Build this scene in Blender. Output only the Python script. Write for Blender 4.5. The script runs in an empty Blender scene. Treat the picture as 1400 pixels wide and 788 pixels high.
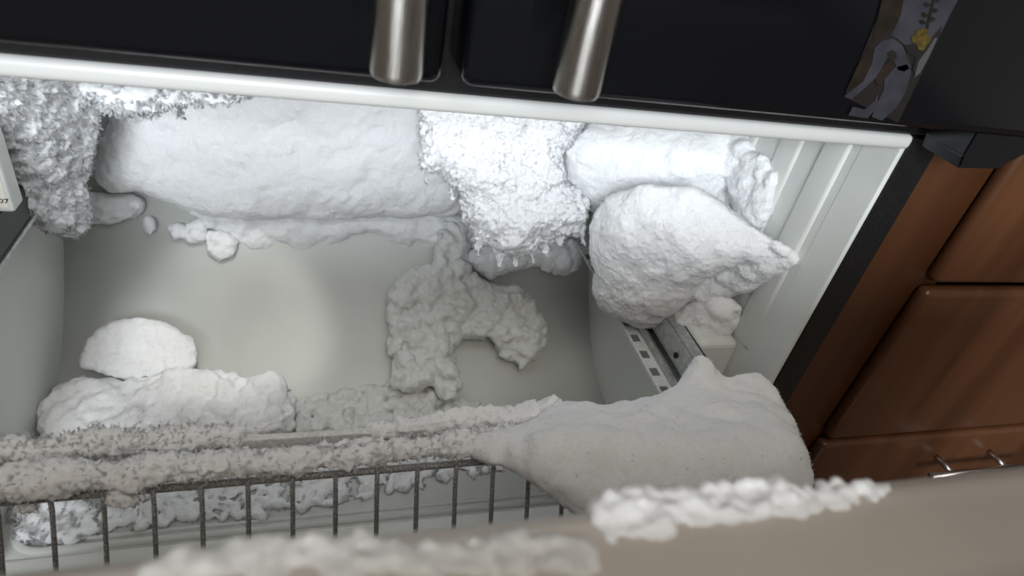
import bpy, bmesh, math, random
import numpy as np
from mathutils import Vector, Matrix, noise

# ---------------------------------------------------------------- camera
random.seed(7)
RNG = np.random.default_rng(7)
S = bpy.context.scene
C = S.collection
FPX = 875.0
def _n(v):
    v = np.array(v, float); return v / np.linalg.norm(v)
_VX = _n((2970, 6, 875)); _D = _n((-260, 1226, 875)); _D = _n(_D - _VX * (_D @ _VX)); _Y = np.cross(_VX, _D)
ROT = np.array([_VX, _Y, -_D])
CAM = np.array((-.09, -.45, .868))
cd = bpy.data.cameras.new('camera'); cam = bpy.data.objects.new('camera', cd); C.objects.link(cam)
cd.sensor_width = 36; cd.lens = 36 * FPX / 1400; cd.clip_start = .01
m = Matrix.Identity(4)
for r in range(3):
    m[r][0] = ROT[r][0]; m[r][1] = -ROT[r][1]; m[r][2] = -ROT[r][2]; m[r][3] = CAM[r]
cam.matrix_world = m
cd.dof.use_dof = True; cd.dof.focus_distance = .68; cd.dof.aperture_fstop = 7.5
S.camera = cam

# ---------------------------------------------------------------- light
W = bpy.data.worlds.new('world'); S.world = W; W.use_nodes = True
bg = W.node_tree.nodes['Background']; bg.inputs[0].default_value = (1, .93, .85, 1); bg.inputs[1].default_value = .18
S.view_settings.view_transform = 'Standard'; S.view_settings.look = 'None'
S.view_settings.gamma = 1; S.view_settings.use_curve_mapping = False; S.view_settings.exposure = 0

def area(name, loc, tgt, sx, sy, power, col):
    l = bpy.data.lights.new(name, 'AREA'); l.shape = 'RECTANGLE'; l.size = sx; l.size_y = sy; l.energy = power; l.color = col
    o = bpy.data.objects.new(name, l); C.objects.link(o); o.location = loc
    o.rotation_euler = (Vector(tgt) - Vector(loc)).to_track_quat('-Z', 'Y').to_euler(); return o
def spot(name, loc, tgt, ang, blend, power, col, size=.02):
    l = bpy.data.lights.new(name, 'SPOT'); l.spot_size = math.radians(ang); l.spot_blend = blend; l.energy = power; l.color = col; l.shadow_soft_size = size
    o = bpy.data.objects.new(name, l); C.objects.link(o); o.location = loc
    o.rotation_euler = (Vector(tgt) - Vector(loc)).to_track_quat('-Z', 'Y').to_euler(); return o
area('window_daylight', (-.65, -2.3, 1.48), (0, .2, .5), 1.0, .7, 76, (.9, .95, 1))
area('kitchen_ceiling_light', (-.1, -1.5, 2.4), (0, 0, .3), .9, .9, 15, (1, .92, .82))
area('freezer_strip_lamp', (-.01, .125, .676), (.0, .42, .36), .60, .02, .30, (.94, .97, 1))
spot('freezer_lamp_left', (-.2, .16, .674), (-.225, .36, .2), 38, .65, 3.2, (1, .97, .9), .012)

# ---------------------------------------------------------------- helpers
def ray(px, py): return ROT @ np.array((px - 700., py - 394., FPX))
def P(px, py, Y=None, X=None, Z=None):
    d = ray(px, py)
    if Y is not None: t = (Y - CAM[1]) / d[1]
    elif X is not None: t = (X - CAM[0]) / d[0]
    else: t = (Z - CAM[2]) / d[2]
    return CAM + t * d
def pxsize(p): return float(((np.array(p) - CAM) @ ROT)[2]) / FPX

def mat(name, col, rough=.5, metal=0, **kw):
    mt = bpy.data.materials.new(name); mt.use_nodes = True
    b = mt.node_tree.nodes['Principled BSDF']
    b.inputs['Base Color'].default_value = (*col, 1); b.inputs['Roughness'].default_value = rough; b.inputs['Metallic'].default_value = metal
    for k, v in kw.items(): b.inputs[k].default_value = v
    return mt
def nodes_of(mt): return mt.node_tree, mt.node_tree.nodes['Principled BSDF']
def add_noise(mt, scale, c0, c1, bump=0, stretch=(1, 1, 1), detail=4, lo=.35, hi=.65, rough=None):
    nt, b = nodes_of(mt); N = nt.nodes; L = nt.links
    tc = N.new('ShaderNodeTexCoord'); mp = N.new('ShaderNodeMapping'); mp.inputs['Scale'].default_value = stretch
    tx = N.new('ShaderNodeTexNoise'); tx.inputs['Scale'].default_value = scale; tx.inputs['Detail'].default_value = detail
    cr = N.new('ShaderNodeValToRGB'); cr.color_ramp.elements[0].color = (*c0, 1); cr.color_ramp.elements[1].color = (*c1, 1)
    cr.color_ramp.elements[0].position = lo; cr.color_ramp.elements[1].position = hi
    L.new(tc.outputs['Object'], mp.inputs[0]); L.new(mp.outputs[0], tx.inputs['Vector']); L.new(tx.outputs['Fac'], cr.inputs[0]); L.new(cr.outputs[0], b.inputs['Base Color'])
    if bump:
        bp = N.new('ShaderNodeBump'); bp.inputs['Strength'].default_value = bump; bp.inputs['Distance'].default_value = .001
        L.new(tx.outputs['Fac'], bp.inputs['Height']); L.new(bp.outputs[0], b.inputs['Normal'])
    if rough:
        mr = N.new('ShaderNodeMapRange'); mr.inputs[3].default_value = rough[0]; mr.inputs[4].default_value = rough[1]
        L.new(tx.outputs['Fac'], mr.inputs[0]); L.new(mr.outputs[0], b.inputs['Roughness'])
    return mt

M_FROST = add_noise(mat('frost', (.9, .92, .94), .75), 420, (.88, .9, .92), (.95, .96, .97), .3, detail=6)
M_FROST.node_tree.nodes['Principled BSDF'].inputs['Specular IOR Level'].default_value = .25
M_ICE = add_noise(mat('rime_ice', (.75, .76, .74), .55), 160, (.7, .715, .7), (.8, .81, .79), .4, detail=6)
M_CRYSTAL = mat('frost_crystal', (.96, .97, .98), .6, **{'Specular IOR Level': .2})
nt, b = nodes_of(M_CRYSTAL)
tr = nt.nodes.new('ShaderNodeBsdfTranslucent'); tr.inputs[0].default_value = (.93, .95, .97, 1)
mx = nt.nodes.new('ShaderNodeMixShader'); mx.inputs[0].default_value = .45
nt.links.new(b.outputs[0], mx.inputs[1]); nt.links.new(tr.outputs[0], mx.inputs[2]); nt.links.new(mx.outputs[0], nt.nodes['Material Output'].inputs[0])
M_LINER = add_noise(mat('white_liner_plastic', (.7, .72, .69), .5), 6, (.67, .69, .66), (.72, .74, .71), .05)
M_RIM = mat('white_rim_plastic', (.74, .74, .71), .35)
M_BLACK = add_noise(mat('black_gloss_enamel', (.006, .007, .01), .12, **{'Specular IOR Level': .4}), 900, (.003, .0034, .005), (.0045, .005, .0065), 0, rough=(.13, .16))
M_BLACKTRIM = add_noise(mat('black_frame_plastic', (.012, .012, .014), .35), 300, (.007, .007, .008), (.012, .012, .013), .05)
M_STEEL = add_noise(mat('brushed_steel', (.55, .53, .5), .3, 1), 60, (.46, .44, .41), (.6, .58, .55), .12, (40, 40, 1), rough=(.22, .38))
nt, b = nodes_of(M_STEEL); tg = nt.nodes.new('ShaderNodeTangent'); tg.direction_type = 'RADIAL'; tg.axis = 'Z'
nt.links.new(tg.outputs[0], b.inputs['Tangent']); b.inputs['Anisotropic'].default_value = .85; b.inputs['Anisotropic Rotation'].default_value = .25
M_ZINC = add_noise(mat('zinc_rail', (.42, .44, .44), .4, .8), 120, (.42, .44, .44), (.62, .64, .64), .1)
M_WIRE = add_noise(mat('dark_basket_wire', (.26, .26, .25), .45, .1), 700, (.2, .2, .195), (.6, .6, .59), .6, lo=.5, hi=.72)
M_STRIP = add_noise(mat('frosted_metal_strip', (.7, .7, .69), .5, 0), 350, (.6, .61, .6), (.82, .82, .81), .5)
M_WOOD = add_noise(mat('stained_cabinet_wood', (.1, .035, .014), .32), 14, (.06, .022, .0085), (.11, .044, .0185), .08, (1, 1, .12), detail=8)
M_DOORLINER = add_noise(mat('drawer_liner_plastic', (.62, .58, .53), .4), 9, (.58, .54, .49), (.64, .6, .55), .05)  # white plastic, coloured beige for the warm dim light on it
M_LABEL = mat('cream_label_paper', (.85, .82, .72), .6)
M_INK = mat('black_ink', (.02, .02, .02), .6)
M_DARKHOLE = mat('dark_hole', (.02, .02, .02), .8)
M_SLOT = mat('grey_slot', (.16, .165, .16), .6)
M_LAMP = mat('lamp_lens', (.9, .9, .88), .4); nodes_of(M_LAMP)[1].inputs['Emission Color'].default_value = (.95, .97, 1, 1); nodes_of(M_LAMP)[1].inputs['Emission Strength'].default_value = 3
M_FLOOR = add_noise(mat('kitchen_floor_tile', (.1, .07, .05), .4), 8, (.08, .055, .04), (.12, .085, .06), .1)
M_WALL = mat('painted_wall', (.6, .55, .47), .7)
add_noise(M_WALL, 40, (.58, .53, .45), (.62, .57, .49), .05)
M_PRINT_DARK = mat('print_dark', (.012, .01, .01), .2)  # print colours darkened to carry the shadow the card hangs in
M_PRINT_GREY = add_noise(mat('print_bluegrey', (.06, .062, .08), .3), 60, (.022, .023, .03), (.036, .036, .044))
M_PRINT_BROWN = add_noise(mat('print_brown', (.03, .018, .01), .3), 90, (.008, .006, .004), (.018, .012, .008))
M_PRINT_YELLOW = add_noise(mat('print_yellow', (.16, .11, .02), .3), 300, (.04, .028, .005), (.085, .06, .012))
M_PRINT_PALE = mat('print_pale', (.06, .06, .06), .3)

def empty(name, loc, label, cat, group=None):
    o = bpy.data.objects.new(name, None); C.objects.link(o); o.location = loc
    o.empty_display_size = .05
    o['label'] = label; o['category'] = cat
    if group: o['group'] = group
    bpy.context.view_layer.update()
    return o
def tag(o, label, cat, group=None):
    o['label'] = label; o['category'] = cat
    if group: o['group'] = group
    return o
def link(name, me, mt, parent=None, smooth=True, autoloc=False):
    if mt: me.materials.append(mt)
    if smooth: me.polygons.foreach_set('use_smooth', [True] * len(me.polygons))
    o = bpy.data.objects.new(name, me); C.objects.link(o)
    if parent is None and autoloc:
        co = np.empty(len(me.vertices) * 3); me.vertices.foreach_get('co', co); co = co.reshape(-1, 3)
        c = (co.min(0) + co.max(0)) / 2; c[2] = co[:, 2].min()
        me.vertices.foreach_set('co', (co - c).ravel()); o.location = c; me.update()
    if parent:
        o.parent = parent
        if parent.parent is None: o.matrix_parent_inverse = Matrix.Translation(-Vector(parent.location))
    return o
def bm_obj(name, bm, mt, parent=None, smooth=False):
    me = bpy.data.meshes.new(name); bmesh.ops.recalc_face_normals(bm, faces=bm.faces); bm.to_mesh(me); bm.free()
    return link(name, me, mt, parent, smooth)
def box(bm, lo, hi, bev=0, seg=2):
    r = bmesh.ops.create_cube(bm, size=1)
    lo = np.array(lo); hi = np.array(hi); c = (lo + hi) / 2; s = hi - lo
    for v in r['verts']: v.co = Vector((c[0] + v.co.x * s[0], c[1] + v.co.y * s[1], c[2] + v.co.z * s[2]))
    if bev:
        es = list({e for v in r['verts'] for e in v.link_edges})
        bmesh.ops.bevel(bm, geom=es, offset=bev, segments=seg, profile=.5, affect='EDGES')
def boxo(name, lo, hi, mt, parent=None, bev=0, seg=2):
    bm = bmesh.new(); box(bm, lo, hi, bev, seg); return bm_obj(name, bm, mt, parent)
def tube(bm, pts, r, n=8, cap=True):
    pts = [Vector(p) for p in pts]; rings = []
    for i, p in enumerate(pts):
        d = (pts[min(i + 1, len(pts) - 1)] - pts[max(i - 1, 0)]).normalized()
        a = d.orthogonal().normalized() if i == 0 else (a - d * a.dot(d)).normalized()
        b_ = d.cross(a); rr = r[i] if isinstance(r, (list, tuple)) else r
        rings.append([bm.verts.new(p + (a * math.cos(t) + b_ * math.sin(t)) * rr) for t in [2 * math.pi * k / n for k in range(n)]])
    for A, B in zip(rings, rings[1:]):
        for k in range(n): bm.faces.new((A[k], A[(k + 1) % n], B[(k + 1) % n], B[k]))
    if cap: bm.faces.new(rings[0][::-1]); bm.faces.new(rings[-1])
def tubeo(name, pts, r, mt, parent=None, n=8):
    bm = bmesh.new(); tube(bm, pts, r, n); return bm_obj(name, bm, mt, parent, True)
def extrude_x(bm, prof, x0, x1):      # closed profile of (y, z)
    A = [bm.verts.new((x0, y, z)) for y, z in prof]; B = [bm.verts.new((x1, y, z)) for y, z in prof]
    k = len(prof)
    for i in range(k): bm.faces.new((A[i], A[(i + 1) % k], B[(i + 1) % k], B[i]))
    bm.faces.new(A[::-1]); bm.faces.new(B)

# ---------------------------------------------------------------- setting
o = boxo('floor', (-2.5, -3.2, -.05), (2.5, 1.0, 0), M_FLOOR); o['kind'] = 'structure'
o = boxo('wall_back', (-2.5, .72, 0), (2.5, .8, 2.6), M_WALL); o['kind'] = 'structure'

# ---------------------------------------------------------------- refrigerator
XL, XR = -.445, .417          # freezer opening
CXF = -.0135
fr = empty('refrigerator', (CXF, 0, 0), 'black french door refrigerator with its white frosted bottom freezer standing open', 'refrigerator')
# cabinet carcass : outer shell pieces in one part
bm = bmesh.new()
box(bm, (-.487, .003, .03), (XL - .012, .62, 1.75)); box(bm, (XR + .03, .003, .03), (.46, .62, 1.75))
box(bm, (-.487, .57, .03), (.46, .64, 1.75)); box(bm, (-.487, .003, .03), (.46, .62, .058)); box(bm, (XL - .012, .003, .712), (XR + .03, .62, 1.75))
bm_obj('cabinet_shell', bm, M_BLACKTRIM, fr)
# black front frame around the opening
boxo('mullion', (-.487, -.004, .709), (.46, .02, .80), M_BLACKTRIM, fr, .003)
boxo('side_frame', (XR + .004, -.004, .06), (.46, .02, .709), M_BLACKTRIM, fr, .003)
boxo('side_frame', (-.487, -.004, .06), (XL - .004, .02, .709), M_BLACKTRIM, fr, .003)
boxo('bottom_frame', (-.487, -.004, .04), (.46, .02, .112), M_BLACKTRIM, fr, .003)
# white rim
bm = bmesh.new()
box(bm, (XL - .008, -.007, .6955), (XR + .006, .04, .7095), .005, 3)
bm_obj('top_rim', bm, M_RIM, fr, True)
boxo('side_rim', (XR - .0005, -.004, .11), (XR + .005, .04, .700), M_LINER, fr, .002, 3)
boxo('side_rim', (XL - .008, -.006, .11), (XL + .002, .04, .700), M_RIM, fr, .003, 3)
boxo('sill_rim', (XL, -.006, .106), (XR, .045, .122), M_RIM, fr, .005, 3)
# liner: profile swept in x with hump at the back, plus side walls and ribs
ZF = .12
HUMP = [(.0, ZF), (.15, ZF), (.22, .123), (.265, .131), (.30, .145), (.335, .168), (.37, .202), (.40, .238), (.43, .282), (.452, .322), (.468, .362), (.478, .41), (.483, .47), (.485, .695)]
prof = HUMP + [(.0, .695),
        (.0, .712), (.56, .712), (.56, .095), (.0, .095)]
bm = bmesh.new(); extrude_x(bm, prof, XL - .01, XR + .02); o = bm_obj('liner', bm, M_LINER, fr)
for f in o.data.polygons: f.use_smooth = abs(f.normal.x) < .5 and f.normal.z > -.5 and f.center.y > .01
boxo('liner_side', (XR, .0, .1), (XR + .028, .56, .712), M_LINER, fr)
boxo('liner_side', (XL - .012, .0, .1), (XL, .56, .712), M_LINER, fr)
for y0 in (.05, .115, .19):
    bm = bmesh.new(); box(bm, (XR - .0035, y0, .40), (XR + .006, y0 + .036, .692), .0045, 4); bm_obj('liner_rib', bm, M_LINER, fr, True)
boxo('liner_ledge', (.364, .07, .1), (XR + .004, .50, .395), M_LINER, fr, .008, 3)
# floor pan groove: rounded ridge
def rrect(x0, x1, y0, y1, r, z):
    pts = []
    for cx, cy, a0 in ((x1 - r, y0 + r, -90), (x1 - r, y1 - r, 0), (x0 + r, y1 - r, 90), (x0 + r, y0 + r, 180)):
        for k in range(7):
            a = math.radians(a0 + 15 * k); pts.append((cx + r * math.cos(a), cy + r * math.sin(a), z))
    return pts + [pts[0]]
tubeo('floor_ridge', rrect(XL + .012, .335, .052, .31, .035, ZF), .005, M_LINER, fr)
tubeo('floor_ridge', rrect(XL + .024, .323, .064, .298, .028, ZF), .003, M_LINER, fr)
boxo('floor_rib', (XL, .225, ZF - .004), (-.355, .24, ZF + .012), M_LINER, fr, .004)
# back panel frame behind the frost
boxo('evaporator_cover', (XL + .01, .468, .375), (.34, .482, .69), M_LINER, fr, .008)
# lamp housing under the ceiling
h = boxo('lamp_housing', (-.34, .1, .684), (.32, .185, .697), M_LINER, fr, .004)
boxo('lamp_lens', (-.31, .115, .679), (.29, .135, .688), M_LAMP, h, .003); boxo('lamp_lens', (-.225, .145, .678), (-.175, .178, .688), M_LAMP, h, .003)
# right slide rail (perforated zinc) seen below the frost lump
def rail(x, y0, y1, z0, z1, mt, holes):
    bm = bmesh.new()
    box(bm, (x - .004, y0, z0), (x, y1, z1)); box(bm, (x - .022, y0, z0), (x - .002, y1, z0 + .003)); box(bm, (x - .022, y0, z1 - .003), (x - .002, y1, z1))
    box(bm, (x - .024, y0, z0), (x - .021, y1, z0 + .012)); box(bm, (x - .024, y0, z1 - .01), (x - .021, y1, z1))
    box(bm, (x - .016, y0 + .01, z0 + .017), (x - .012, y1, z1 - .016))
    r_ = bm_obj('slide_rail', bm, mt, fr)
    boxo('rail_flange', (x - .044, y0, z0 - .006), (x - .018, y1, z0 - .002), M_STRIP, r_, .001)
    for k in range(holes):
        y = y0 + .022 + k * .034
        bm = bmesh.new(); box(bm, (x - .041, y, z0 - .0025), (x - .030, y + .014, z0 - .0015)); bm_obj('slot', bm, M_SLOT, r_)
    bm = bmesh.new(); bmesh.ops.create_cone(bm, cap_ends=True, segments=12, radius1=.004, radius2=.004, depth=.003, matrix=Matrix.Translation((x - .0165, y0 + .06, (z0 + z1) / 2)) @ Matrix.Rotation(math.pi / 2, 4, 'Y')); bm_obj('screw_hole', bm, M_DARKHOLE, r_)
    return r_
rail(.366, .03, .40, .328, .388, M_ZINC, 10)
# rating label with the number on the left side wall
def flat_poly(name, pts3, mt, parent, thick):
    bm = bmesh.new(); vs = [bm.verts.new(p) for p in pts3]; f = bm.faces.new(vs)
    bmesh.ops.recalc_face_normals(bm, faces=[f])
    g = bmesh.ops.extrude_face_region(bm, geom=[f])
    for v in g['geom']:
        if isinstance(v, bmesh.types.BMVert): v.co += Vector(thick)
    return bm_obj(name, bm, mt, parent)
YL = .2
q = P(21, 291, Y=YL); hx = q[0]; z0 = q[2]
hs = boxo('side_housing', (XL - .001, YL, z0), (hx, YL + .025, .63), M_LINER, fr, .003)
lab = boxo('rating_label', (XL + .001, YL - .0008, z0 + .006), (hx - .004, YL + .0005, z0 + .085), M_LABEL, fr); lab['label'] = 'cream paper label printed 007'
rx = hx - .012; zl = P(14, 338, X=rx)[2]
r_ = boxo('slide_rail', (XL - .001, .02, zl), (rx, .44, z0 - .001), M_BLACKTRIM, fr, .002); r_['label'] = 'black plastic slide rail'
boxo('runner', (XL + .002, .02, zl - .006), (rx + .002, .44, zl - .001), M_ZINC, r_, .001)
cu = bpy.data.curves.new('digits', 'FONT'); cu.body = '2007'; cu.size = .0068; cu.extrude = .0002; cu.align_x = 'RIGHT'
to = bpy.data.objects.new('digits', cu); C.objects.link(to)
bpy.context.view_layer.update()
me = bpy.data.meshes.new_from_object(to.evaluated_get(bpy.context.evaluated_depsgraph_get())); bpy.data.objects.remove(to)
pt = P(13, 278, Y=YL - .0010)
me.transform(Matrix.Translation(Vector(pt)) @ Matrix(((1, 0, 0, 0), (0, 0, -1, 0), (0, 1, 0, 0), (0, 0, 0, 1))) @ Matrix.Diagonal((1.3, 1, 1, 1)))
me.name = 'digits'; link('digits', me, M_INK, lab, False)

# doors above
ZD = .737
def fridge_door(x0, x1, hx):
    bm = bmesh.new(); box(bm, (x0, -.07, ZD), (x1, -.012, 1.74), .008, 4); d = bm_obj('door', bm, M_BLACK, fr, True)
    boxo('door_gasket', (x0 + .012, -.012, ZD + .012), (x1 - .012, -.003, 1.72), M_BLACKTRIM, d, .002)
    hy = -.118; r = .0135; zb = .7555
    prof_ = [(.0, 0), (.0100, .0003), (.0122, .0011), (.0131, .0026), (.0135, .005)]
    pts = [(hx, hy, zb + z) for _, z in prof_] + [(hx, hy, 1.55), (hx, hy, 1.62)]
    rad = [max(a, .0005) for a, _ in prof_] + [r, r]
    bm = bmesh.new(); tube(bm, pts, rad, 32)
    for z in (.90, 1.50): tube(bm, [(hx, hy, z), (hx, -.068, z)], .008, 16)
    bm_obj('door_handle', bm, M_STEEL, d, True)
    return d
fridge_door(-.485, -.0215, -.0545)
fridge_door(-.0095, .475, .0445)
# hinge block under the right door
bm = bmesh.new()
hp = [(.416, .738), (.488, .738), (.486, .724), (.468, .715), (.464, .707), (.420, .705), (.417, .716)]
A_ = [bm.verts.new((x, -.062, z)) for x, z in hp]; B_ = [bm.verts.new((x, -.018, z)) for x, z in hp]
for i in range(len(hp)): bm.faces.new((A_[i], A_[(i + 1) % 7], B_[(i + 1) % 7], B_[i]))
bm.faces.new(A_[::-1]); bm.faces.new(B_); bmesh.ops.bevel(bm, geom=bm.edges[:], offset=.0015, segments=2, affect='EDGES')
bm_obj('hinge_block', bm, M_BLACK, fr)

# freezer drawer front : black outer slab and white liner pan (warm shade put into its beige colour) with rounded shoulder
DZ = .694
dr = boxo('freezer_drawer_front', (-.485, -.47, .08), (.46, -.409, .735), M_BLACK, fr, .006)  # top edge raised, out of view, so it shades the frost ridge
bm = bmesh.new()
pr = [(-.4085, .10), (-.4085, DZ + .004), (-.37, DZ + .004)]
for k in range(8):
    a = math.pi / 2 * k / 7; pr.append((-.349 + .014 * math.sin(a), DZ - .010 + .014 * math.cos(a)))
pr += [(-.334, .60), (-.328, .10)]
extrude_x(bm, pr, -.46, .435); o = bm_obj('drawer_liner', bm, M_DOORLINER, dr, False); o['label'] = 'white plastic inner panel of the freezer drawer with warm shade in its beige colour'
for f in o.data.polygons: f.use_smooth = abs(f.normal.x) < .5

# printed card on the right door, its shadow put into darkened print colours
card = empty('printed_card', (.303, -.0712, .742), 'printed card with shade in its dark colours, grey blossom shapes and a yellow flower on the right door', 'card')
YC = -.0712
def cp(l, dy): return [Vector(P(x, y, Y=YC - dy)) for x, y in l]
flat_poly('backing', cp([(1155, 133), (1228, 168), (1318, -20), (1218, -20)], 0), M_PRINT_DARK, card, (0, .0008, 0))
def shape(name, l, mt, dy): flat_poly(name, cp(l, dy), mt, card, (0, .0003, 0))
shape('paper_ground', [(1236, 0), (1312, -5), (1290, 38), (1272, 66), (1258, 60), (1238, 62), (1226, 52), (1218, 48), (1228, 30)], M_PRINT_GREY, .0003)
shape('petal', [(1154, 132), (1180, 112), (1192, 88), (1196, 66), (1206, 56), (1220, 52), (1234, 62), (1240, 78), (1246, 92), (1236, 98), (1228, 96), (1220, 78), (1212, 80), (1206, 92), (1196, 108), (1178, 124), (1164, 136)], M_PRINT_GREY, .0006)
shape('petal', [(1210, 104), (1224, 92), (1240, 88), (1246, 98), (1238, 126), (1226, 146), (1206, 165), (1192, 160), (1200, 140), (1208, 124)], M_PRINT_GREY, .0006)
shape('petal', [(1160, 158), (1166, 146), (1182, 150), (1196, 138), (1200, 126), (1200, 146), (1186, 162)], M_PRINT_GREY, .0005)
shape('leaf_shade', [(1206, 0), (1236, -4), (1232, 20), (1222, 40), (1208, 46), (1192, 60), (1196, 40)], M_PRINT_BROWN, .0004)
shape('leaf_shade', [(1168, 100), (1188, 62), (1194, 70), (1190, 92), (1176, 114), (1156, 126)], M_PRINT_BROWN, .0004)
shape('leaf_shade', [(1206, 92), (1216, 82), (1222, 94), (1212, 106), (1200, 118), (1196, 108)], M_PRINT_BROWN, .0007)
shape('flower_centre', [(1213, 72), (1220, 68), (1226, 72), (1226, 80), (1220, 84), (1214, 80)], M_PRINT_DARK, .0009)
shape('stem_shade', [(1236, 62), (1250, 60), (1262, 66), (1276, 50), (1288, 36), (1284, 50), (1266, 78), (1254, 104), (1248, 96), (1252, 78), (1242, 72)], M_PRINT_DARK, .0008)
for k, (x, y, r) in enumerate([(1258, 48, 8), (1264, 54, 8), (1252, 54, 6), (1260, 62, 7), (1264, 44, 5)]):
    shape('yellow_blossom', [(x + r * math.cos(a) * (1 + .2 * math.sin(3 * a + k)), y + r * math.sin(a)) for a in [2 * math.pi * i / 12 for i in range(12)]], M_PRINT_YELLOW, .0010 + .0001 * k)
shape('twig', [(1277, -6), (1280, -6), (1274, 18), (1269, 40), (1266, 40), (1271, 18)], M_PRINT_BROWN, .0010)
for k, (x, y, s) in enumerate([(1276, 2, 1), (1274, 8, -1), (1272, 16, 1), (1271, 22, -1), (1269, 28, 1), (1268, 32, -1)]):
    shape('twig_leaf', [(x, y), (x + s * 6, y - 5), (x + s * 11, y - 3), (x + s * 7, y + 2)], M_PRINT_BROWN, .0011 + .00003 * k)
shape('pale_edge', [(1250, 106), (1256, 84), (1268, 68), (1278, 52), (1282, 52), (1270, 78), (1258, 100)], M_PRINT_PALE, .0009)

# ---------------------------------------------------------------- wood cabinet on the right
wc = empty('wooden_base_cabinet', (.85, 0, 0), 'red-brown stained wooden base cabinet to the right of the freezer', 'cabinet')
YW = .018
boxo('cabinet_body', (.4645, YW + .02, .08), (1.5, .60, .86), M_WOOD, wc)
boxo('stile', (.4645, YW, .08), (.60, YW + .0199, .86), M_WOOD, wc, .004, 3)
boxo('top_rail', (.6001, YW, .80), (1.5, YW + .0199, .86), M_WOOD, wc, .002)
boxo('worktop', (.4645, -.03, .862), (1.5, .62, .90), mat('worktop_stone', (.25, .22, .19), .3), wc, .004)
boxo('toe_kick', (.47, .09, 0), (1.5, .58, .0799), M_WOOD, wc)
def drawer(z0, z1, pull):
    bm = bmesh.new(); box(bm, (.567, -.002, z0), (1.16, YW - .0005, z1), .009, 4); d = bm_obj('drawer', bm, M_WOOD, wc, True)
    if pull:
        zz = pull; hb = tubeo('pull_bar', [(.755, -.036, zz), (.945, -.036, zz)], .0055, M_STEEL, d, 14)
        for x in (.797, .903): tubeo('pull_post', [(x, -.001, zz), (x, -.034, zz)], .0042, M_STEEL, d, 12)
drawer(.540, .795, None); drawer(.276, .531, None); drawer(.085, .268, .221)
boxo('kick_moulding', (.60, YW, .08), (1.5, YW + .0199, .084), M_WOOD, wc)

# ---------------------------------------------------------------- wire basket
ZB = .44; YB = -.122
wb = empty('wire_basket', (-.05, -.1, .2), 'dark wire freezer basket with frosted rim and leaning front wires', 'basket')
XBL, XBR = -.375, .33
tubeo('rim_wire', [(XBL, YB, ZB), (XBR, YB + .006, ZB)], .003, M_WIRE, wb, 10)
boxo('back_strip', (XBL, -.082, ZB - .013), (XBR, -.076, ZB + .002), M_STRIP, wb, .001)
for x in (XBL, XBR): tubeo('side_wire', [(x, YB, ZB), (x, -.07, ZB)], .0042, M_WIRE, wb)
for i in range(-3, 14):
    x = -.272 + .0319 * i
    if x < XBL or x > XBR: continue
    tubeo('wire', [(x, YB, ZB + .003), (x, YB - .004, ZB - .01), (x, YB - .115, ZB - .22)], .0019, M_WIRE, wb, 6)
tubeo('lower_wire', [(XBL, YB - .115, ZB - .22), (XBR, YB - .115, ZB - .22)], .0035, M_WIRE, wb)
tubeo('side_leg', [(XBL, -.075, ZB), (XBL, YB - .115, ZB - .22)], .0035, M_WIRE, wb); tubeo('side_leg', [(XBR, -.075, ZB), (XBR, YB - .115, ZB - .22)], .0035, M_WIRE, wb)

# ---------------------------------------------------------------- frost
ICO = None
def ico_np():
    global ICO
    if ICO is None:
        bm = bmesh.new(); bmesh.ops.create_icosphere(bm, subdivisions=2, radius=1)
        bm.verts.index_update(); ICO = (np.array([v.co[:] for v in bm.verts]), np.array([[v.index for v in f.verts] for f in bm.faces])); bm.free()
    return ICO
def mesh_np(name, V, F):
    me = bpy.data.meshes.new(name); k = F.shape[1]
    me.vertices.add(len(V)); me.vertices.foreach_set('co', V.astype(np.float32).ravel())
    me.loops.add(F.size); me.loops.foreach_set('vertex_index', F.astype(np.int32).ravel())
    me.polygons.add(len(F)); me.polygons.foreach_set('loop_start', np.arange(0, F.size, k, dtype=np.int32))
    me.update(calc_edges=True); return me
def inside(poly, x, y):
    c = False; j = len(poly) - 1
    for i in range(len(poly)):
        xi, yi = poly[i]; xj, yj = poly[j]
        if (yi > y) != (yj > y) and x < (xj - xi) * (y - yi) / (yj - yi) + xi: c = not c
        j = i
    return c
def edge_dist(poly, x, y):
    d = 1e9
    for i in range(len(poly)):
        ax, ay = poly[i - 1]; bx, by = poly[i]; dx, dy = bx - ax, by - ay
        t = max(0, min(1, ((x - ax) * dx + (y - ay) * dy) / (dx * dx + dy * dy + 1e-9)))
        d = min(d, math.hypot(x - ax - t * dx, y - ay - t * dy))
    return d
ZFL = .12
def surf(px, py):
    """where the view through a pixel meets the back wall, the hump or the floor"""
    d = ray(px, py); best = None
    for (y0, z0), (y1, z1) in zip(HUMP, HUMP[1:]):
        n_ = np.array((0, -(z1 - z0), y1 - y0)); den = n_ @ d
        if abs(den) < 1e-9: continue
        t = n_ @ (np.array((0, y0, z0)) - CAM) / den; q = CAM + t * d
        if t > 0 and min(y0, y1) - 1e-4 <= q[1] <= max(y0, y1) + 1e-4 and min(z0, z1) - 1e-4 <= q[2] <= max(z0, z1) + 1e-4 and (best is None or t < best): best = t
    return CAM + (best or 1e-3) * d
def SY(gap): return lambda x, y: surf(x, y)[1] - gap
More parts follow.
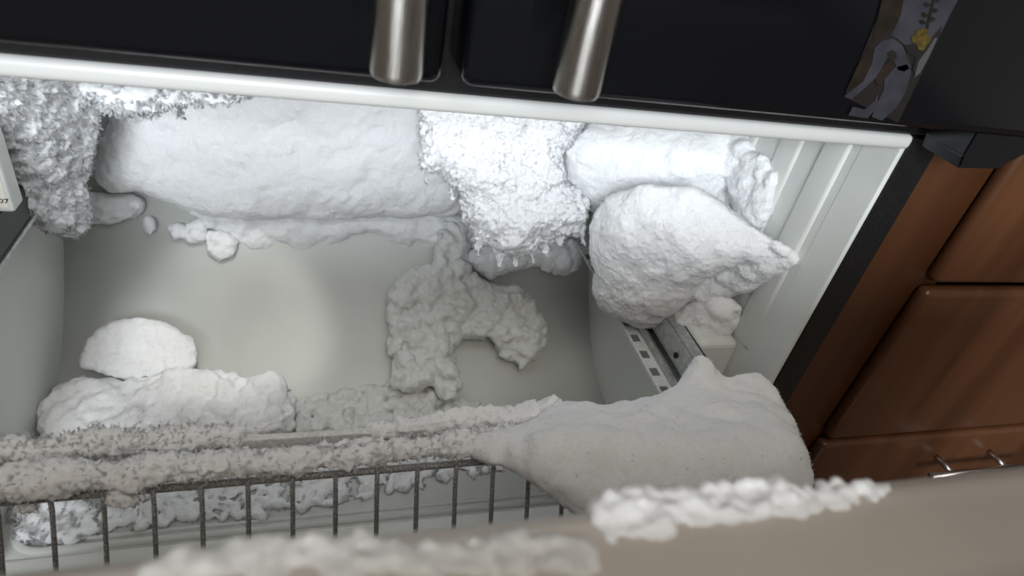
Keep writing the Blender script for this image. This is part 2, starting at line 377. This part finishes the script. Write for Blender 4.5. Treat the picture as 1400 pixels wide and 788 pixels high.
def fill(poly, Y, rmin, rmax, n, flat=1.0, jit=.006, var=.8):
    """balls packed in the outline of a mass; Y is its depth in the compartment (number or f(px,py))"""
    xs = [p[0] for p in poly]; ys = [p[1] for p in poly]; out = []; tries = 0
    while len(out) < n and tries < n * 60:
        tries += 1; x = random.uniform(min(xs), max(xs)); y = random.uniform(min(ys), max(ys))
        if not inside(poly, x, y): continue
        d = edge_dist(poly, x, y)
        if d < rmin * .85: continue
        r = min(d, rmax) * random.uniform(var, 1.03); r = max(r, rmin)
        yy = Y(x, y) if callable(Y) else Y
        p = P(x, y, Y=yy + random.uniform(-jit, jit)); s = pxsize(p)
        out.append((p, r * s, flat))
    return out
def chain(pts, n, jit=1.5):
    """balls along a pixel path: (px, py, radius px, Y)"""
    out = []; L = [0]
    for a, b_ in zip(pts, pts[1:]): L.append(L[-1] + math.hypot(a[0] - b_[0], a[1] - b_[1]))
    for k in range(n):
        t = L[-1] * (k + random.uniform(-.3, .3)) / max(n - 1, 1); t = min(max(t, 0), L[-1])
        i = max(j for j in range(len(pts) - 1) if L[j] <= t + 1e-6); u = (t - L[i]) / max(L[i + 1] - L[i], 1e-6)
        q = [pts[i][c] * (1 - u) + pts[i + 1][c] * u for c in range(4)]
        p = P(q[0] + random.uniform(-jit, jit), q[1] + random.uniform(-jit, jit), Y=q[3]); out.append((p, q[2] * random.uniform(.75, 1.2) * pxsize(p), 1))
    return out

def spikes(V, N, n, L0, L1, bias=(0, 0, -.2)):
    """little branched crystals, each a trunk and six twigs"""
    idx = RNG.integers(0, len(V), n); p = V[idx]; d = N[idx] + RNG.normal(0, .45, (n, 3)) + np.array(bias); d /= np.linalg.norm(d, axis=1)[:, None]
    L = RNG.uniform(L0, L1, n) * RNG.uniform(.5, 1, n)
    u = np.cross(d, RNG.normal(0, 1, (n, 3))); u /= np.linalg.norm(u, axis=1)[:, None] + 1e-9; w = np.cross(d, u)
    CN = N[idx] + RNG.normal(0, .35, (n, 3)) + np.array((0, -.45, .55)); CN /= np.linalg.norm(CN, axis=1)[:, None]
    vs, fs = [], []; base = 0
    def pyr(o, dr, ln, rad, a, b_):
        nonlocal base
        k = len(o); q = np.stack([o + a * rad[:, None], o + (-.5 * a + .87 * b_) * rad[:, None], o + (-.5 * a - .87 * b_) * rad[:, None], o + dr * ln[:, None]], 1)
        vs.append(q.reshape(-1, 3)); ii = base + 4 * np.arange(k)[:, None]
        fs.append(np.concatenate([ii + np.array([0, 1, 3]), ii + np.array([1, 2, 3]), ii + np.array([2, 0, 3])])); base += 4 * k
    pyr(p - d * (L * .2)[:, None], d, L * 1.2, L * .10, u, w)
    for t, s, q in ((.25, 1, .5), (.3, -1, .5), (.5, 1, .4), (.55, -1, .4), (.75, 1, .25), (.75, -1, .25)):
        bd = d * .6 + u * (s * .8); bd /= np.linalg.norm(bd, axis=1)[:, None]
        pyr(p + d * (L * t)[:, None], bd, L * q, L * .075, w, np.cross(bd, w))
    return np.concatenate(vs), np.concatenate(fs), np.concatenate([np.repeat(CN, 4, axis=0)] * 7)

def frost(name, label, cat, balls, vox=.003, amps=((26, .004), (80, .002), (220, .0009)), crystals=0, clen=(.003, .008), mt=None, group=None, edge=True, lump=0, fine=0, sm=2, vs=55, bias=(0, 0, -.2), clip=None, squash=None):
    iv, iff = ico_np(); vl = []; fs = []; b0 = 0
    for p, r, fl in balls:
        sc = np.array((1, fl, 1)) * r; vl.append(iv * sc + p); fs.append(iff + b0); b0 += len(iv)
    V = np.concatenate(vl)
    me = mesh_np(name, V, np.concatenate(fs)); o = bpy.data.objects.new('tmp', me); C.objects.link(o)
    md = o.modifiers.new('r', 'REMESH'); md.mode = 'VOXEL'; md.voxel_size = vox
    md = o.modifiers.new('s', 'SMOOTH'); md.factor = .5; md.iterations = sm
    dg = bpy.context.evaluated_depsgraph_get(); dg.update()
    me2 = bpy.data.meshes.new_from_object(o.evaluated_get(dg)); bpy.data.objects.remove(o); bpy.data.meshes.remove(me)
    k = len(me2.vertices); co = np.empty(k * 3, np.float32); me2.vertices.foreach_get('co', co); co = co.reshape(-1, 3).astype(float)
    no = np.empty(k * 3, np.float32); me2.vertices.foreach_get('normal', no); no = no.reshape(-1, 3).astype(float)
    off = Vector((random.uniform(0, 50), random.uniform(0, 50), 0)); dsp = np.zeros(k)
    for f, a in amps:
        dsp += np.array([noise.noise(Vector(c) * f + off) for c in co]) * a
    if lump:
        dsp += np.array([noise.voronoi(Vector(c) * vs + off)[0][0] for c in co]) * -lump + lump * .4
    if fine:
        dsp += np.array([noise.voronoi(Vector(c) * 330 + off)[0][0] for c in co]) * -fine + fine * .4
    co = co + no * dsp[:, None]
    if clip: co = clip(co)
    me2.vertices.foreach_set('co', co.astype(np.float32).ravel()); me2.name = name; me2.update()
    me2.materials.clear()
    c0 = (co.min(0) + co.max(0)) / 2
    ob = link(name, me2, mt or M_FROST, None, True, True); tag(ob, label, cat, group)
    if crystals:
        me2.vertices.foreach_get('normal', no2 := np.empty(k * 3, np.float32)); no = no2.reshape(-1, 3).astype(float)
        W_ = np.ones(k, bool)
        tocam = CAM - co; W_ &= (np.einsum('ij,ij->i', no, tocam / np.linalg.norm(tocam, axis=1)[:, None]) > -.35)
        grow = (no[:, 2] < -.05) | (np.abs(no[:, 0]) > .6) if edge else np.ones(k, bool)
        W_ &= grow | (RNG.random(k) < .10)
        if W_.sum() > 10:
            cv, cf, cn = spikes(co[W_], no[W_], int(crystals * .6), clen[0], clen[1], bias)
            cm = mesh_np('frost_crystals', cv - np.array(ob.location), cf)
            cm.polygons.foreach_set('use_smooth', [True] * len(cm.polygons)); cm.normals_split_custom_set_from_vertices(cn.tolist())
            cm.materials.append(M_CRYSTAL); cr = bpy.data.objects.new('frost_crystals', cm); C.objects.link(cr); cr.parent = ob; cr['kind'] = 'stuff'; cr['label'] = 'feathery white frost crystals'
    return ob

def keep_in(co):
    co[:, 0] = np.clip(co[:, 0], XL - .006, XR + .008); co[:, 1] = np.minimum(co[:, 1], .495); co[:, 2] = np.clip(co[:, 2], ZF - .003, .70); return co

# back bank under the rim, with its lower ledge
CRUMB = ((22, .006), (70, .004), (200, .0022), (450, .0014))
SNOW = ((30, .003), (90, .0016), (240, .0009), (480, .0006))
bank = fill([(128, 250), (150, 170), (190, 90), (640, 100), (650, 300), (560, 300), (440, 302), (330, 302), (285, 300), (250, 288), (215, 274), (190, 266), (150, 266)], lambda x, y: .452 - .022 * max(0, min(1, (y - 160) / 130)), 7, 40, 500, .8, .002, .94)
bank += fill([(250, 285), (340, 280), (450, 290), (600, 285), (660, 300), (655, 350), (560, 346), (490, 322), (430, 349), (370, 349), (320, 334), (275, 308)], .452, 5, 20, 220, 1, .003)
frost('back_wall_frost_bank', 'wide smooth bank of white frost across the back wall with a ragged lower ledge', 'frost', bank, .0025, SNOW, 5000, (.0012, .0028), clip=keep_in, sm=14, fine=.0018)
frost('low_frost_shelf', 'small dim frost shelf on the back wall left of the hanging lumps', 'frost', fill([(108, 262), (180, 262), (202, 276), (190, 296), (150, 308), (110, 308)], SY(.006), 5, 18, 60), .0025, SNOW, 400, (.002, .005), clip=keep_in, sm=4)
lumps = [([(280, 320), (292, 314), (312, 318), (328, 328), (320, 352), (300, 358), (284, 348)], 'largest of the frost lumps hanging below the back bank'),
         ([(256, 304), (272, 298), (286, 304), (282, 328), (266, 336), (250, 328)], 'rounded frost lump just left of the largest hanging lump'),
         ([(226, 308), (242, 304), (258, 312), (254, 326), (236, 328)], 'small frost lump in the middle of the hanging row'),
         ([(192, 300), (206, 294), (214, 306), (210, 322), (198, 318)], 'tiny frost lump at the left end of the hanging row')]
for q, lb in lumps:
    frost('hanging_frost_lump', lb, 'frost', fill(q, SY(.008), 3, 12, 50, 1, .004), .0018, ((60, .0025), (160, .0015), (400, .0006)), 200, (.0015, .003), clip=keep_in, group='frost lumps hanging below the back bank')
# left wall frost
leftf = fill([(-40, 80), (120, 95), (136, 150), (128, 205), (116, 250), (124, 290), (116, 316), (92, 326), (66, 320), (46, 302), (6, 294), (4, 195), (-40, 180)], lambda x, y: .25 + .0009 * x, 5, 30, 300, 1)
frost('side_wall_frost', 'tall feathery white frost growth on the left side wall beside the label', 'frost', leftf, .0018, CRUMB, 5000, (.003, .008), clip=keep_in, vs=130, lump=.004, fine=.003)
# fringe below the rim
fringe = chain([(120, 120, 18, .058), (160, 130, 20, .058), (200, 134, 22, .058), (240, 132, 16, .058), (290, 132, 11, .058), (340, 132, 6, .058)], 46, 5) + chain([(178, 150, 10, .058), (182, 164, 5, .058)], 4) + chain([(235, 145, 10, .058), (248, 162, 4, .058)], 4)
frost('rim_frost_fringe', 'feathery frost fringe hanging behind the white top rim at left', 'frost', fringe, .0018, CRUMB, 3000, (.002, .0055), clip=keep_in, vs=150, lump=.003, fine=.003)
# central bright cluster
Bp = [(570, 140), (812, 140), (800, 178), (766, 212), (772, 250), (808, 276), (804, 320), (790, 326), (768, 322), (752, 338), (740, 336), (726, 352), (690, 354), (676, 342), (664, 338), (652, 340), (638, 300), (634, 275), (628, 262), (612, 262), (604, 235), (594, 238), (584, 246), (574, 240), (572, 200)]
By = lambda x, y: .33 - .0005 * max(0, y - 180)
clus = fill(Bp, By, 4, 34, 560)
for x0, y0_, x1, y1_, r in ((582, 215, 582, 252, 8), (612, 240, 618, 270, 9), (640, 280, 638, 302, 8), (655, 325, 652, 352, 9), (680, 335, 684, 362, 10), (706, 340, 704, 366, 9), (726, 335, 728, 360, 8), (744, 325, 746, 348, 8), (768, 305, 766, 332, 8), (796, 305, 798, 334, 8)):
    clus += chain([(x0, y0_, r, By(x0, y0_)), (x1, y1_, 3, By(x1, y1_))], 8)
frost('central_frost_cluster', 'bright feathery frost cluster hanging at the middle below the rim', 'frost', clus, .0018, CRUMB, 9000, (.002, .0055), clip=keep_in, vs=140, lump=.003, fine=.003)
frost('rear_frost_clot', 'grey shaded frost clot behind the lower tips of the central cluster', 'frost', fill([(640, 320), (700, 330), (770, 320), (800, 335), (790, 376), (760, 380), (735, 366), (700, 372), (670, 385), (640, 370)], SY(.015), 5, 18, 120), .0025, ((40, .004), (150, .0015), (400, .0007)), 600, (.002, .004), clip=keep_in)
# right upper mound and wall frost
Cp = [(806, 160), (1000, 172), (1010, 215), (1020, 260), (1020, 300), (1000, 330), (880, 330), (820, 300), (776, 262), (764, 225), (772, 200)]
Cy = lambda x, y: .34 - .00055 * max(0, x - 800)
mound = fill(Cp, Cy, 5, 50, 420, 1, .002, .95) + fill([(772, 205), (800, 172), (870, 165), (908, 200), (884, 242), (832, 274), (802, 272), (768, 246)], .318, 5, 34, 160, 1, .002, .95) + fill([(960, 160), (1020, 180), (1040, 200), (1068, 240), (1062, 275), (1048, 312), (1010, 325), (990, 250)], lambda x, y: min(P(x, y, X=XR - .004)[1], .4), 4, 15, 160)
frost('upper_right_frost_mound', 'smooth snowy frost mound under the rim right of the central cluster', 'frost', mound, .0022, SNOW, 6000, (.0012, .003), clip=keep_in, sm=22, fine=.0018)
# big lump over the upper right rail
Dp = [(804, 300), (830, 270), (880, 252), (950, 258), (1000, 286), (1044, 318), (1090, 344), (1086, 354), (1050, 358), (1010, 364), (965, 384), (935, 418), (900, 450), (870, 448), (824, 430), (810, 400), (814, 370), (802, 340)]
Dy = lambda x, y: .215 - .00068 * max(0, x - 830)
lumpb = fill(Dp, Dy, 4, 56, 620, 1, .002, .95)
lumpb += fill([(925, 425), (950, 385), (1000, 350), (1060, 332), (1092, 345), (1095, 358), (1062, 382), (1020, 404), (990, 412), (955, 424)], lambda x, y: Dy(x, y) + .006, 4, 20, 200, 1, .004, .85)
frost('large_frost_lump', 'large bright snowball-like frost lump above the zinc slide rail at right', 'frost', lumpb, .0022, ((14, .005), (50, .002), (160, .0010), (450, .0008)), 7000, (.0012, .003), clip=keep_in, sm=20, fine=.002)
frost('ledge_frost', 'creamy frost cap on the right ledge just above the slide rail', 'frost', fill([(908, 432), (940, 412), (990, 400), (1018, 420), (1008, 452), (992, 470), (960, 472), (945, 476), (922, 454)], lambda x, y: .15 - .0006 * (x - 912), 5, 24, 180), .0025, SNOW, 900, (.002, .004), clip=keep_in, sm=6)
# clump on the back wall
Jp = [(530, 400), (543, 370), (590, 358), (600, 300), (640, 300), (645, 370), (670, 386), (720, 390), (750, 440), (750, 462), (740, 490), (714, 505), (700, 500), (686, 490), (668, 464), (628, 468), (622, 480), (638, 520), (624, 554), (600, 550), (585, 532), (560, 542), (534, 532), (528, 470)]
frost('back_frost_clump', 'knobbly grey-white frost clump bent like a hook on the back slope', 'frost', fill(Jp, SY(.018), 5, 16, 560, 1, .014), .0025, ((40, .004), (120, .002), (350, .001)), 1200, (.0015, .003), mt=M_ICE, lump=.008, clip=keep_in)
frost('low_frost_scatter', 'thin crumbly frost on the floor below the hooked clump', 'frost', fill([(400, 545), (470, 530), (530, 520), (560, 530), (600, 535), (640, 545), (700, 560), (640, 590), (400, 595)], SY(.002), 3, 9, 260, 1, .004), .0025, ((60, .004), (200, .0015)), 2500, (.002, .004), mt=M_ICE, clip=keep_in)
# mound and slab at left
Kp = [(48, 560), (76, 528), (110, 510), (170, 522), (210, 512), (230, 500), (290, 502), (330, 513), (380, 510), (404, 525), (406, 590), (330, 612), (200, 618), (60, 612)]
frost('floor_frost_mound', 'broad frost mound on the freezer floor at left under the round slab', 'frost', fill(Kp, SY(.022), 5, 22, 560, 1, .01), .0028, ((24, .006), (90, .003), (250, .0014)), 4500, (.0015, .0035), lump=.007, vs=40, clip=keep_in, fine=.0025)
Sp = [(106, 502), (118, 464), (146, 440), (188, 431), (228, 441), (271, 464), (268, 500), (254, 514), (226, 510), (200, 520), (180, 524), (150, 516)]
frost('frost_slab', 'half-round frost slab with dark edge leaning on top of the floor mound', 'frost', fill(Sp, SY(.024), 4, 11, 420, .9, .002), .0025, ((30, .003), (90, .002), (250, .001)), 1500, (.0012, .0025), clip=keep_in, fine=.002)
frost('frost_pebble', 'single small frost pebble at the right end of the floor mound', 'frost', fill([(390, 552), (398, 546), (410, 552), (412, 564), (402, 572), (392, 564)], SY(.01), 3, 9, 14), .002, ((90, .002),), clip=keep_in)
# floor frost seen through the basket wires
def keep_floor(co): co[:, 2] = np.maximum(co[:, 2], ZF + .0005); co[:, 0] = np.clip(co[:, 0], XL + .001, XR); return co
def floor_patch(poly, n, r0, r1, z):
    out = []; xs = [p[0] for p in poly]; ys = [p[1] for p in poly]
    while len(out) < n:
        x = random.uniform(min(xs), max(xs)); y = random.uniform(min(ys), max(ys))
        if inside(poly, x, y): out.append((P(x, y, Z=ZF + random.uniform(0, z)), random.uniform(r0, r1), 1))
    return out
frost('floor_frost_patch', 'bright fluffy floor frost in the front left corner behind the wires', 'frost', floor_patch([(22, 735), (20, 690), (60, 668), (120, 690), (140, 720), (90, 740)], 110, .005, .010, .008), .0025, ((50, .004), (200, .002)), 2500, (.003, .007), clip=keep_floor, bias=(0, 0, .5))
frost('floor_frost_patch', 'long low floor frost field between the first wires and the middle', 'frost', floor_patch([(130, 725), (150, 660), (330, 650), (480, 630), (640, 610), (690, 640), (560, 670), (330, 712)], 420, .004, .008, .004), .0028, ((50, .004), (200, .002)), 4000, (.002, .006), clip=keep_floor, bias=(0, 0, .5))
# frost on the basket
RIMF = ((40, .005), (150, .0022), (400, .0012))
Hl = chain([(-30, 624, 18, -.078), (40, 616, 18, -.078), (120, 606, 18, -.078), (200, 604, 17, -.078), (280, 598, 16, -.078), (326, 597, 12, -.078)], 80, 3)
frost('strip_frost', 'fuzzy frost roll on the left half of the basket back strip', 'frost', Hl, .002, RIMF, 1800, (.0025, .006), bias=(0, 0, .3), vs=150, lump=.003, edge=False, fine=.003)
Hr = chain([(505, 590, 9, -.076), (560, 582, 14, -.075), (620, 576, 15, -.074), (700, 570, 16, -.074), (760, 560, 20, -.072)], 50, 3)
frost('strip_frost', 'clean frost roll on the right half of the basket back strip', 'frost', Hr, .002, RIMF, 500, (.002, .004), bias=(0, 0, .3), vs=150, lump=.003, edge=False, fine=.003)
Fr = chain([(-30, 672, 24, -.118), (60, 656, 22, -.118), (150, 648, 24, -.118), (250, 640, 22, -.118), (350, 634, 18, -.118), (450, 626, 15, -.116), (540, 616, 15, -.116), (640, 606, 18, -.114), (700, 598, 22, -.112)], 130, 3)
Fr += chain([(160, 675, 16, -.12), (180, 682, 10, -.122)], 8) + chain([(30, 690, 14, -.12), (50, 690, 8, -.12)], 6)
Fr += chain([(220, 632, 12, -.098), (320, 628, 12, -.095)], 12) + chain([(420, 612, 7, -.10), (520, 604, 8, -.10)], 10)
frost('front_rim_frost', 'long ragged frost roll along the front rim of the wire basket', 'frost', Fr, .002, RIMF, 2600, (.0025, .006), vs=150, lump=.003, edge=False, fine=.003)
Gp = [(612, 622), (660, 592), (720, 576), (770, 546), (830, 550), (900, 538), (922, 526), (935, 500), (955, 478), (975, 490), (990, 512), (1020, 505), (1042, 505), (1062, 530), (1085, 575), (1100, 610), (1112, 650), (1100, 720), (800, 720), (740, 675), (690, 640)]
def block_y(x, y): return float(np.interp(y, (490, 560, 620, 700), (-.02, -.055, -.135, -.172))) - .0001 * (x - 700)
frost('basket_frost_block', 'big thick cream-white frost block covering the right end of the wire basket', 'frost', fill(Gp, block_y, 6, 40, 800, 1, .003, .93), .003, ((14, .005), (50, .002), (160, .0010), (400, .0005)), 4000, (.0015, .003), bias=(0, 0, 0), sm=12)
# frost on the near drawer edge
def on_drawer(poly, n, r0, r1, zt):
    out = []; xs = [p[0] for p in poly]; ys = [p[1] for p in poly]
    while len(out) < n:
        x = random.uniform(min(xs), max(xs)); y = random.uniform(min(ys), max(ys))
        if inside(poly, x, y): r = random.uniform(r0, r1); out.append((P(x, y, Z=zt - .55 * r), r, 1))
    return out
ridge = on_drawer([(812, 690), (850, 678), (1000, 668), (1080, 664), (1080, 700), (950, 720), (830, 735)], 150, .0020, .0048, .699)
ridge += on_drawer([(1040, 668), (1190, 660), (1218, 662), (1190, 690), (1080, 706), (1000, 716)], 110, .0012, .0030, .6985)
frost('drawer_edge_frost', 'blurred bright frost ridge on the near drawer edge at right', 'frost', ridge, .0013, ((120, .0020), (300, .0012)), 0)
frost('drawer_edge_frost', 'low blurred frost heap on the near drawer edge at bottom centre', 'frost', on_drawer([(220, 770), (300, 750), (440, 735), (500, 730), (560, 760), (640, 735), (700, 730), (780, 745), (820, 760), (820, 788), (200, 788)], 260, .0014, .0040, .6985), .0014, ((120, .002), (300, .0010)), 0, mt=M_ICE)
